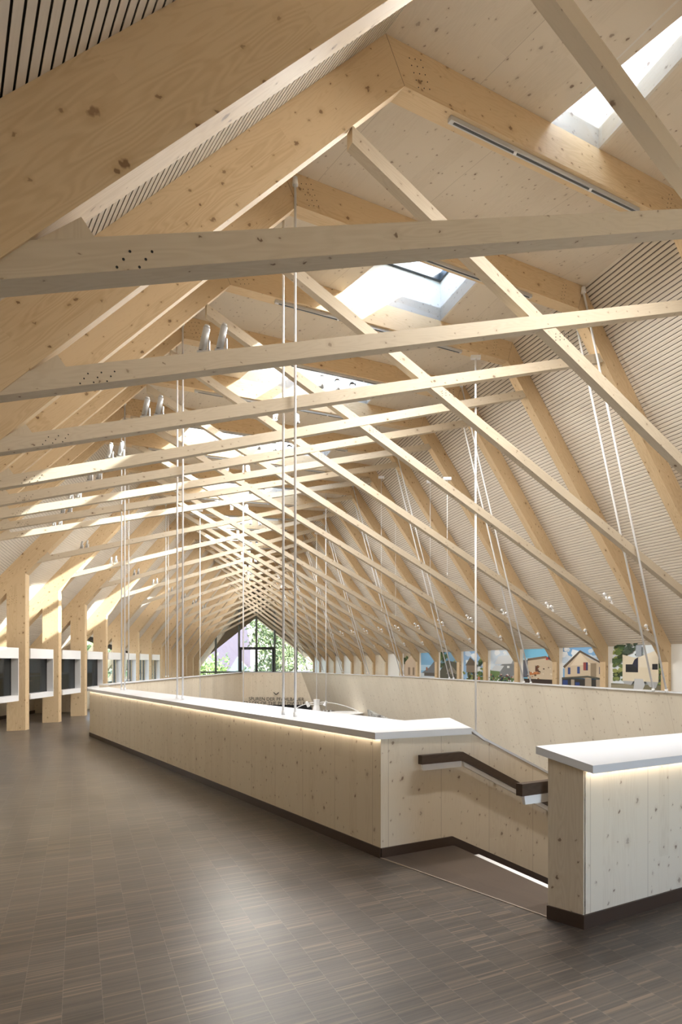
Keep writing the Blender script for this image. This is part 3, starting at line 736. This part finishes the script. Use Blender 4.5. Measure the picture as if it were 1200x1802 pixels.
hut7 = [((176, 160, 140), R_(0, 0, 1, 1))] + blobs(GR + [(120, 110, 90)], 0, .5, 1, 1, 20, .12) + [((196, 176, 154), [(.1, 0), (.1, .6), (.5, .86), (.94, .6), (.94, 0)]), ((130, 110, 90), R_(.3, .1, .44, .4)), ((130, 110, 90), R_(.6, .1, .72, .4))]
panel(-1, [], 'white text panel right of the last post, at the right edge of the picture')
panel(0, hut0, 'photo panel of an angular white wooden hut among trees')
panel(1, hut1, 'photo panel of a cream gabled house with blue shutters')
panel(2, hut2, 'photo panel of a weathered house raised on stilts over water')
panel(3, hut3, 'photo panel of a grey hut above a crowd of people')
panel(4, hut4, 'photo panel of a small dark-roofed stilt hut in greenery')
panel(5, hut5, 'photo panel of a dark thatched building under trees')
panel(6, hut6, 'photo panel of a steep roof against clear blue sky')
panel(7, hut7, 'photo panel of a beige gabled facade, smallest of the pictures')
panel(8, [], 'tall white text panel left of the row of photos')
for k, i in enumerate((12, 13, 15, 16)): panel(i, [], '%s blank white panel between the far right hand posts' % ('nearest', 'second', 'third', 'farthest')[k], False, 2.0)

WDT = P(-.044, 1, 0).normalized()
# ------------------------------------------------------------------ left side: knee wall, display boxes between the posts
for (a, b) in bay_cs():
    if 7.9 < ii(a) < 13.1:
        wx_ = lambda c: XC(c) - .8
        m = MB(); A = [FP(a, wx_(a), 0), FP(b, wx_(b), 0), FP(b, wx_(b), .82), FP(a, wx_(a), .82)]
        m.loft(A, [v - FD * .2 for v in A]); struct(m.build('wall_left', 'panel'))
        m = MB(); A = [FP(a, wx_(a) - .06, .82), FP(b, wx_(b) - .06, .82), FP(b, wx_(b) - .06, Lin(b, wx_(b)) + VT(b)), FP(a, wx_(a) - .06, Lin(a, wx_(a)) + VT(a))]
        m.add(A, [[0, 1, 2, 3]]); o = m.build('window_%d' % (40 + round(ii(a))), 'glass'); struct(o)
        m = MB(); A = [FP(a, wx_(a) - .05, .82), FP(b, wx_(b) - .05, .82), FP(b, wx_(b) - .05, .90), FP(a, wx_(a) - .05, .90)]; m.loft(A, [v - FD * .06 for v in A])
        p = FP(b, wx_(b) - .05, .82); m.loft([p, p + FD * .06, p + FD * .06 - WDT * .06, p - WDT * .06], [v + ZU * (Lin(b, wx_(b)) + VT(b) - .82) for v in (p, p + FD * .06, p + FD * .06 - WDT * .06, p - WDT * .06)]); m.build('window_frame', 'anth', o)
        if abs(ii(a) - 8) < .1 or abs(ii(b) - 14) < .1:
            cc = a if abs(ii(a) - 8) < .1 else b
            m = MB(); A = [FP(cc, XF(cc), 0), FP(cc, wx_(cc), 0), FP(cc, wx_(cc), Lin(cc, wx_(cc)) + VT(cc)), FP(cc, XF(cc), Lin(cc, XF(cc)) + VT(cc))]; m.loft(A, [v + FN * .1 for v in A]); struct(m.build('wall_left', 'panel'))
        continue
    m = MB(); A = [FP(a, XF(a) + .02, 0), FP(b, XF(b) + .02, 0), FP(b, XF(b) + .02, 1.5), FP(a, XF(a) + .02, 1.5)]
    m.loft(A, [v - FD * .2 for v in A]); struct(m.build('wall_left', 'panel'))
    m = MB(); A = [FP(a, XF(a) + .02, 0), FP(b, XF(b) + .02, 0), FP(b, XF(b) + .02, .10), FP(a, XF(a) + .02, .10)]
    m.loft(A, [v + FD * .015 for v in A]); struct(m.build('baseboard_left', 'skirt'))
WD = P(-.044, 1, 0).normalized()
WL = Vector((-WD.y, WD.x, 0))            # pointing to the left wall
boxlab = ['white framed display window at the left edge of the picture', 'white framed display window with a sun patch on its header', 'white framed display window showing a grey screen',
          'white framed display window, fourth from the left, right before the balustrade', 'white framed window with leaves outside, nearest of those',
          'white framed window with leaves outside, second of those', 'white framed window with leaves outside, third of those', 'white framed window with leaves outside, farthest of those', 'x']
for n_, i in enumerate(range(4, 12)):
    Y0 = ci(i) + T * XC(ci(i)) + .265; Y1 = ci(i + 1) + T * XC(ci(i + 1)) - .50
    xw = lambda Y: -6.82 + .03 - .044 * Y
    a = P(xw(Y0), Y0, 0); b = P(xw(Y1), Y1, 0)
    z0, z1 = .735, 1.985
    t = empty('display_window', boxlab[n_], 'display window', 'white framed display windows on the left')
    m = MB()
    L = (b - a).length; dep = .165
    def bx(u0, u1, d0, d1, za, zb, mb):
        A = [a + WD * u0 + WL * d0, a + WD * u1 + WL * d0, a + WD * u1 + WL * d1, a + WD * u0 + WL * d1]
        mb.loft([v + ZU * za for v in A], [v + ZU * zb for v in A])
    bx(0, L, 0, dep, z1 - .25, z1, m); bx(0, L, 0, dep, z0, z0 + .13, m); bx(L - .02, L, 0, dep, z0, z1, m)
    m.build('casing', 'white', t)
    m = MB(); bx(.0, L, dep + .005, dep + .015, z0 + .1, z1 - .2, m); m.build('pane', 'darkglass' if i < 8 else 'glass', t)
    m = MB(); bx(L - .26 if i < 8 else L - .16, L - .0, dep + .03, dep + .05, z0 + .1, z1 - .2, m); m.build('side_panel', 'anth', t)
    m = MB()
    if i < 8:
        bx(.02, L - .02, dep + .55, dep + .57, z0, z1, m); bx(.0, .02, dep, dep + .57, z0, z1, m); bx(L - .02, L, dep, dep + .57, z0, z1, m); bx(0, L, dep, dep + .57, z0, z0 + .02, m); bx(0, L, dep, dep + .57, z1 - .02, z1, m)
        m.build('cabinet', 'darkroom', t)
        m = MB(); bx(.1, L - .4, dep + .2, dep + .5, z0 + .42, z0 + .435, m); m.build('shelf', 'oakstrip', t)
        if i == 6:
            m = MB(); bx(.45, 1.0, dep + .50, dep + .52, z0 + .50, z0 + .98, m); m.build('screen', 'screen', t)
        if i == 4 or i == 5:
            m = MB()
            for k in range(5):
                bx(.25 if i == 4 else .05, .6 + .05 * (k % 3) if i == 4 else .12 + .04 * (k % 2), dep, dep + .002, z0 + .62 - .045 * k + (.28 if i == 5 else 0), z0 + .63 - .045 * k + (.28 if i == 5 else 0), m)
            m.build('caption', plain('white ink', (.7, .7, .7), .5), t)

# ------------------------------------------------------------------ suspension rods
def rod(a, b, r, label, group, ball=True, cat='rod', name='suspension_rod'):
    e = empty(name, label, cat, group)
    m = MB(); m.tube(a, b, r, n=12); m.build('shaft', 'rod', e, smooth=True)
    if ball:
        m = MB(); m.tube(a - Vector((0, 0, .02)), a + Vector((0, 0, .06)), r * 2.4, r * 1.8, n=14); m.build('anchor_head', 'rod', e, smooth=True)
    m = MB(); m.tube(b, b + (a - b).normalized() * .05, r * 1.6, n=12); m.build('foot_collar', 'rod', e, smooth=True)
for n_, i in enumerate(range(-1, 9, 2)):
    c = ci(i)
    for s, nm in ((0, 'nearer'), (1, 'farther')):
        cc = c - .055 if s == 0 else c + DC + .06
        X = LCi(cc)[0] - .04; Y = cc + T * X
        # foot on the cap of the counter balustrade or the far left wall
        zf = 1.075
        if n_ >= 3: zf = 1.15
        top = P(X, Y, ZLi(cc) + .20); 
        rod(top, P(X, Y, zf), .0135, 'vertical white rod, %s of the %s pair standing on the left balustrade' % (nm, ['first', 'second', 'third', 'fourth', 'fifth'][n_]), 'vertical white rods on the left')
for n_, i in enumerate(range(-1, 14, 2)):
    c = ci(i)
    for s, nm in ((0, 'nearer'), (1, 'farther')):
        cc = c - .05 if s == 0 else c + DC + .05
        xt, zt_ = RCo(cc)[0] - .03, ZRo(cc) - .10
        xb = on_line(cc, 7.58, -.2205); zb = 1.185
        rod(FP(cc, xt, zt_), FP(cc, xb, zb), .0145, 'slanting white rod, %s of the %s pair above the leaning wall' % (nm, ['first', 'second', 'third', 'fourth', 'fifth', 'sixth', 'seventh', 'eighth'][n_]), 'slanting white rods on the right')
def single(px, ptop, Y, zb, label, r=.012, cat='rod', name='pendant_tube'):
    a = at(px, ptop, Y=Y); b = Vector((a.x, a.y, zb)); rod(a, b, r, label, 'single white pendant tubes', ball=False, cat=cat, name=name)
    m = MB(); m.box(a + ZU * .03, .16, .05, .06); m.build('ceiling_plate', 'white', COL.objects[-1] if False else [o for o in COL.objects if o.name.startswith(name) and o.type == 'EMPTY'][-1])
single(837, 632, 12.6, -1.0, 'single white tube hanging behind the stair wall, right of centre', r=.016)
single(428, 735, 17.5, -1.0, 'single white tube left of the glazed gable, in front of the lettered wall', r=.014)
single(352, 900, 24.5, -1.0, 'thin white tube over the far left balustrade')
single(573.5, 862, 23.6, -.3, 'white tube right of the hanging exhibit lamp')
single(557, 940, 30.0, .1, 'white tube carrying the hanging exhibit lamp', r=.014)
for k, (px, py, Y, zb) in enumerate(((671, 842, 20.5, 3.0), (696, 880, 22.5, 3.0), (757, 850, 17.5, 3.4), (787, 845, 15.5, 3.4))):
    single(px, py, Y, zb, ['hair thin white line hanging left of all the thin ones', 'second hair thin white line from the left', 'third hair thin white line from the left', 'hair thin white line hanging right of the others'][k], r=.005, name='pendant_line')
# spacer clip joining the first pair
m = MB(); a = at(493, 1037, Y=9.0); b = at(514, 1037, Y=8.85); m.tube(a, b, .012); thing(m.build('spacer_clip', 'oakstrip'), 'small brown spacer clip joining the two nearest vertical rods', 'clip')

# ------------------------------------------------------------------ lamps
for i in range(-3, 16):
    c = ci(i); (x0, z0), (x1, z1) = LCi(c), RCi(c)
    e = empty('linear_luminaire', 'slim grey linear luminaire under the top beam of the %s roof frame' % ordn[i - IMIN], 'luminaire', 'linear luminaires under the top beams')
    f = lambda t, dz, dc: FP(c + dc, x0 + (x1 - x0) * t, z0 + (z1 - z0) * t + dz)
    m = MB(); t0, t1 = (.13, .80); cc = DC * .22
    A = [f(t0, -.04, cc), f(t1, -.04, cc), f(t1, 0, cc), f(t0, 0, cc)]; m.loft(A, [v + FN * .045 for v in A]); chn = m.build('channel', 'alu', e, smooth=False)
    m = MB(); A = [f(t0 + .01, -.044, cc + .016), f(t1 - .01, -.044, cc + .016), f(t1 - .01, -.039, cc + .016), f(t0 + .01, -.039, cc + .016)]
    m.loft(A, [v + FN * .018 for v in A]); m.build('diffuser', 'anth', chn)
    for tt in (t0 + .2, t1 - .2):
        m = MB(); m.box(f(tt, -.044, cc + .026), .03, .03, .008); m.build('clip', 'white', e)
    ld = bpy.data.lights.new('luminaire_light', 'AREA'); ld.shape = 'RECTANGLE'; ld.size = 2.2; ld.size_y = .06; ld.energy = LAMP_POWER; ld.color = (1, .97, .92)
    lo = link(bpy.data.objects.new('luminaire_light', ld)); lo.location = f(.5, -.09, cc + .03); lo.rotation_euler = (0, 0, math.atan2(FD.y, FD.x)); lo.parent = e

def spot(loc, aim, label, group, ln=.15, r=.032, mat='spotgrey', lit=False, base='down'):
    e = empty('spotlight', label, 'spotlight', group)
    aim = Vector(aim).normalized(); loc = Vector(loc)
    sgn = 1 if base == 'down' else -1
    h = loc + ZU * (.10 * sgn)
    m = MB(); m.tube(h - aim * ln * .5, h + aim * ln * .4, r * .92, r, n=16); m.tube(h - aim * ln * .62, h - aim * ln * .5, r * .6, r * .9, n=16); hd = m.build('lamp_head', mat, e, smooth=True)
    m = MB(); m.tube(h + aim * ln * .4, h + aim * ln * .43, r * .85, n=16); m.build('lens', 'lens' if lit else 'black', hd)
    m = MB(); m.box(loc + ZU * .012 * sgn, .09, .04, .025); m.box((loc + h) / 2 + FD * .035, .012, .025, .12); m.build('bracket', mat, e)
for i in range(-2, 13):
    c = ci(i)
    tx, tz, ts = tie_line(i)
    X = {-2: -.95, -1: -1.85, 0: -2.77, 1: -3.65, 2: -4.6, 3: -5.45, 4: -6.35}.get(i, -6.55 - .02 * (i - 5))
    for s in (0, 1):
        xx = X + .11 * s
        loc = FP(c + .08, xx, tz + ts * (xx - tx))
        spot(loc, (-.25, .12, -1) , '%s slim grey spotlight of the pair on the %s tie beam at left' % (('left', 'right')[s], ordn[i - IMIN]), 'spotlight pairs on the left tie beams', ln=.17, r=.026, mat='alu')
for i in range(0, 12):
    c = ci(i); bx, bz, bs = brace_line(i)
    for s in (0, 1):
        xx = bx - 1.68 + .13 * s
        loc = FP(c + .08, xx, bz + bs * (bx - xx) + .07)
        spot(loc, (.6, .5, -.3), '%s small white spotlight of the pair on the brace of the %s frame' % (('upper', 'lower')[s], ordn[i - IMIN]), 'small white spotlights on the right braces', ln=.08, r=.03, mat='white', lit=(s == 0))
    xx = bx - .62
    spot(FP(c + .08, xx, bz + bs * (bx - xx) + .07), (.5, .3, .4), 'small white wedge lamp low on the brace of the %s frame' % ordn[i - IMIN], 'wedge lamps low on the right braces', ln=.06, r=.035, mat='white', lit=True)
for i in range(1, 15):
    c = ci(i); (x0, z0), (x1, z1) = LCi(c), RCi(c)
    for k, tt in enumerate((.44, .50, .56) if i % 2 else (.40, .48)):
        xx = x0 + (x1 - x0) * tt
        loc = FP(c + .25, xx, z0 + (z1 - z0) * tt - .07)
        spot(loc, (-.1 + .2 * k, .2, -1), '%s track spotlight hanging under the top beam of the %s frame' % (('left', 'middle', 'right')[k], ordn[i - IMIN]), 'track spotlights under the top beams', ln=.20, r=.05, mat='white' if i % 2 == 0 else 'spotgrey', base='up', lit=(k == 0 and i % 2 == 0))

# ------------------------------------------------------------------ far gable
ce = CE
def G_(px, py, c=ce): return at(px, py, c=c)
dgl = empty('window_1', 'x', 'x'); 
for k_ in ('label', 'category'): del dgl[k_]
struct(dgl); dgl.name = 'window_20'
def gbar(x0, y0, x1, y1, w, mat, name='mullion', d=.08):
    a, b = G_(x0, y0), G_(x1, y1); m = MB()
    dr = (b - a).normalized(); sd = dr.cross(FN).normalized() * w / 2
    A = [a - sd, b - sd, b + sd, a + sd]; m.loft(A, [v + FN * d for v in A]); return m.build(name, mat, dgl)
for x, y0, y1 in ((380, 1030, 1200), (421, 1005, 1200), (451.5, 1005, 1140), (483.5, 1015, 1200), (522, 1040, 1200)): gbar(x, y0, x, y1, .12, 'mull')
for x0, x1 in ((421, 484),):
    gbar(x0, 1141, x1, 1141, .17, 'anth', 'door_frame')
for x in (423.5, 451.5, 481): gbar(x, 1141, x, 1200, .16, 'anth', 'door_frame')
gbar(340, 1183, 560, 1183, .10, 'mull', 'sill')
m = MB(); A = [FP(ce + .05, XF(ce), 0), FP(ce + .05, XR(ce), 0), FP(ce + .05, XR(ce), 2.2), FP(ce + .05, RCo(ce)[0], RCo(ce)[1]), FP(ce + .05, LCo(ce)[0], LCo(ce)[1]), FP(ce + .05, XF(ce), 2)]
m.add(A, [list(range(6))]); m.build('pane', 'sunglass', dgl)
# outside overhang: boarded soffit with a gabled outline
m = MB(); cs = ce + 4.0
ap, lf, rt = at(451, 1087, c=cs), at(349, 1168, c=cs), at(551, 1166, c=cs)
tl_, tr_, tt_ = at(300, 1165, c=cs), at(600, 1165, c=cs), at(451, 960, c=cs)
for A in ([lf, ap, tt_, tl_], [ap, rt, tr_, tt_]): m.loft(A, [v + FN * .3 for v in A])
struct(m.build('trim_2', 'soffit', None, FD))
for (a, b) in (((ce), (cs)),):
    for fn in (lambda c: [(XF(c), Lin(c, XF(c))), LCo(c)], lambda c: [LCo(c), RCo(c)], lambda c: [RCo(c), (XR(c), Rout(c, XR(c)))]):
        A = [FP(a, *p) for p in fn(a)] + [FP(b, *p) for p in fn(b)[::-1]]
        m = MB(); m.loft(A, [v + ZU * .2 for v in A]); struct(m.build('trim_3', 'soffit', None, FN))
# deck with railing outside
m = MB(); A = [at(330, 1176, Y=68) , at(570, 1176, Y=68)]
rl = empty('deck_railing', 'low pale metal railing outside the far glazed gable', 'railing')
m = MB()
a, b = at(352, 1182, c=ce + 1.5), at(560, 1182, c=ce + 1.5)
m.tube(a, b, .03); m.build('top_rail', 'rod', rl)
m = MB(); nn = 60
for k in range(nn):
    p = a.lerp(b, k / nn); q = a.lerp(b, (k + 1) / nn); 
    m.tube(p if k % 2 else p - ZU * .22, q - ZU * .22 if k % 2 else q, .018, n=6)
m.build('lattice', 'rod', rl)

# the gable end behind the photographer: unseen wall, window added for daylight
def back(X, Z): return FP(CB, X, Z)
xa, xb = XF(CB) - .2, XR(CB) + .2; w0, w1, wz0, wz1 = xa + 3.5, xb - 3.5, .9, 3.0
m = MB()
for quad in ([(xa, 0), (w0, 0), (w0, 7.5), (xa, 2)], [(w1, 0), (xb, 0), (xb, 2.3), (w1, 7.5)], [(w0, 0), (w1, 0), (w1, wz0), (w0, wz0)], [(w0, wz1), (w1, wz1), (w1, 7.6), (w0, 7.6)]):
    A = [back(*p) for p in quad]; m.loft(A, [v - FN * .15 for v in A])
struct(m.build('wall_back', 'panel'))
m = MB()
for k in range(5):
    X = w0 + (w1 - w0 - .08) * k / 4; A = [back(X, wz0), back(X + .08, wz0), back(X + .08, wz1), back(X, wz1)]; m.loft(A, [v - FN * .1 for v in A])
o = m.build('window_30', 'anth'); struct(o)
m = MB(); m.add([back(w0, wz0) - FN * .05, back(w1, wz0) - FN * .05, back(w1, wz1) - FN * .05, back(w0, wz1) - FN * .05], [[0, 1, 2, 3]]); m.build('pane', 'glass', o)
for (cc, w_, h_, z_, sg) in ((CB - .3, (w1 - w0) * 1.15, 2.2, 1.95, 1), (ce + .6, 6, 3.5, 3.2, -1)):
    pl = bpy.data.lights.new('gable_portal', 'AREA'); pl.shape = 'RECTANGLE'; pl.size = w_; pl.size_y = h_; pl.cycles.is_portal = True
    po = link(bpy.data.objects.new('gable_portal', pl)); X = (XF(cc) + XR(cc)) / 2; po.location = FP(cc, X, z_)
    po.rotation_euler = (FN * sg).to_track_quat('-Z', 'Y').to_euler()

# ------------------------------------------------------------------ things in the void below
hx = empty('exhibit_lamp', 'white hanging exhibit lamp with spots and curved arms above the lower level', 'lamp')
hc = at(557, 1240, Y=30)
m = MB(); m.tube(hc + ZU * .20, hc - ZU * .02, .13, .11, n=8); m.tube(hc - ZU * .02, hc - ZU * .35, .11, .20, n=8); m.tube(hc - ZU * .35, hc - ZU * .40, .26, n=16); m.build('housing', 'white', hx)
for s in (-1, 1):
    p = hc + FD * .33 * s + ZU * .02
    m = MB(); m.tube(p + FD * .10 * s + ZU * .10, p - ZU * .08, .05, .07, n=12); m.tube(p, hc, .015, n=8); m.build('spot_head', 'white', hx)
for s, ln in ((-1, 1.4), (1, 2.1)):
    m = MB(); prev = hc + ZU * .05
    for k in range(1, 9):
        q = hc + FD * s * ln * k / 8 + ZU * (.10 - .55 * (k / 8) ** 2); m.tube(prev, q, .015, n=6); prev = q
    m.build('arm', 'white', hx)
for s in (-1, 1):
    m = MB(); cc = hc + FD * 1.25 * s - ZU * .38
    A = [cc + (FD * math.cos(t * math.pi / 8) + FN * math.sin(t * math.pi / 8)) * .75 for t in range(16)]
    m.loft(A, [v + ZU * .02 for v in A]); m.build('disc', 'white', hx)
rk = MB(); a = at(650, 1249, Y=22); b = at(697, 1266, Y=21)
A = [a, at(665, 1256, Y=22), at(690, 1266, Y=21.5), b, at(700, 1300, Y=21), at(655, 1300, Y=22)]
rk.loft(A, [v + FN * .12 for v in A]); thing(rk.build('bark_fragment', 'rock', None), 'grey bark textured exhibit piece rising behind the balustrade corner', 'exhibit')
dk = MB()
a = P(-4.9, 44, -3.2); dk.box(a + Vector((1.5, 0, 1.3)), 8, .3, 2.7); struct(dk.build('wall_lower', 'black'))
lw = [(-5.9, 4), (9.5, 4), (9.5, 16), (1.5, 44), (-6.5, 44)]
m = MB()
for p, q in zip(lw, lw[1:] + lw[:1]): m.loft([P(*p, -3.3), P(*q, -3.3), P(*q, -.02), P(*p, -.02)], [v + Vector((.02, .05, 0)) for v in (P(*p, -3.3), P(*q, -3.3), P(*q, -.02), P(*p, -.02))])
struct(m.build('wall_lower_2', 'grey'))
tbm = empty('lower_table', 'long dark table with pale model parts on the lower level below the lettered wall', 'table')
m = MB(); tc = at(535, 1250, Y=33); m.box(tc + Vector((0, 0, -.1)), 2.6, 1.4, .06); m.build('tabletop', 'black', tbm)
m = MB()
for k in range(2): m.box(tc + Vector((-.9 + 1.8 * k, 0, -1.4)), .1, 1.0, 2.6)
m.build('leg', 'black', tbm)
md = MB()
for k in range(16): md.box(tc + Vector((-1.1 + .15 * k, -.3 + .1 * (k % 3), -.02)), .06, .12, .10 if k % 2 else .04)
thing(md.build('model_row', 'white'), 'row of small white model blocks on the dark lower table', 'model')
wv = MB(); wv.box(at(865, 1350, Y=9.2) , .5, .4, .02); thing(wv.build('white_shelf', 'white'), 'white panel corner showing beyond the sloping stair wall', 'shelf')

# ------------------------------------------------------------------ outside
gr = ngon_obj([[(-140, -60), (120, -60), (120, 260), (-140, 260)]], -3.5, 'ground', 'grass'); struct(gr)
def tree(x, y, h, r, label, mat, seed, n=2600, base=-3.5):
    rr = random.Random(seed); t = empty('tree', label, 'tree', 'leafy trees outside')
    t.location = (x, y, base)
    m = MB(); m.tube((0, 0, 0), (0, 0, h * .55), .22, .12, n=8)
    for k in range(6):
        a = k * 1.05; m.tube((0, 0, h * (.25 + .04 * k)), (math.cos(a) * r * .6, math.sin(a) * r * .6, h * (.5 + .05 * k)), .09, .03, n=6)
    m.build('trunk', 'trunk', t)
    m = MB(); cl = [(rr.uniform(-.7, .7) * r, rr.uniform(-.7, .7) * r, h * rr.uniform(.12, .9), r * rr.uniform(.3, .5)) for _ in range(30)]
    for _ in range(n):
        cx, cy, cz, cr = rr.choice(cl); d = Vector((rr.gauss(0, 1), rr.gauss(0, 1), rr.gauss(0, 1))).normalized() * cr * rr.uniform(.6, 1.05)
        p = Vector((cx, cy, cz)) + d; s = rr.uniform(.12, .28); a = Vector((rr.gauss(0, 1), rr.gauss(0, 1), rr.gauss(0, 1))).normalized(); b = a.orthogonal().normalized()
        m.add([p, p + a * s + b * s * .4, p + a * s * 2, p + a * s - b * s * .4], [[0, 1, 2, 3]])
    m.build('foliage', mat, t)
tree(-5.6, 56, 13, 4.0, 'large pale green tree in the middle behind the glazed gable', 'leaf2', 1, 9000)
tree(2.5, 62, 13, 4.5, 'broad tree at the right side behind the glazed gable', 'leaf2', 2, 8000)
tree(-12.0, 50, 6.0, 2.4, 'round dark green tree low at the left behind the glazed gable', 'leaf', 3, 2600)
for k, (x, y) in enumerate(((-12.6, 24.0), (-13.6, 30), (-14.6, 36))):
    tree(x, y, 6.8, 2.0, ['leafy bush seen through the nearest leaf window', 'leafy bush seen through the middle leaf windows', 'leafy bush seen through the far leaf windows'][k], 'leaf2', 10 + k, 2600)
hs = empty('pink_house', 'pink rendered house with a grey zinc roof left behind the glazed gable', 'house')
hb = at(405, 1165, Y=90)
m = MB(); A = [hb + Vector(v) for v in ((-2.6, 0, -6), (2.4, 0, -6), (2.4, 0, 1.8), (1.6, 0, 6), (-.8, 0, 6), (-2.6, 0, 3))]
m.loft(A, [v + Vector((0, 3, 0)) for v in A]); m.build('facade', 'pink', hs)
m = MB(); A = [hb + Vector(v) for v in ((-1.2, -1, -3), (4.6, -2, -3), (1.0, -1, .6))]; m.loft(A, [v + Vector((0, .3, 0)) for v in A]); m.build('zinc_roof', 'zinc', hs)
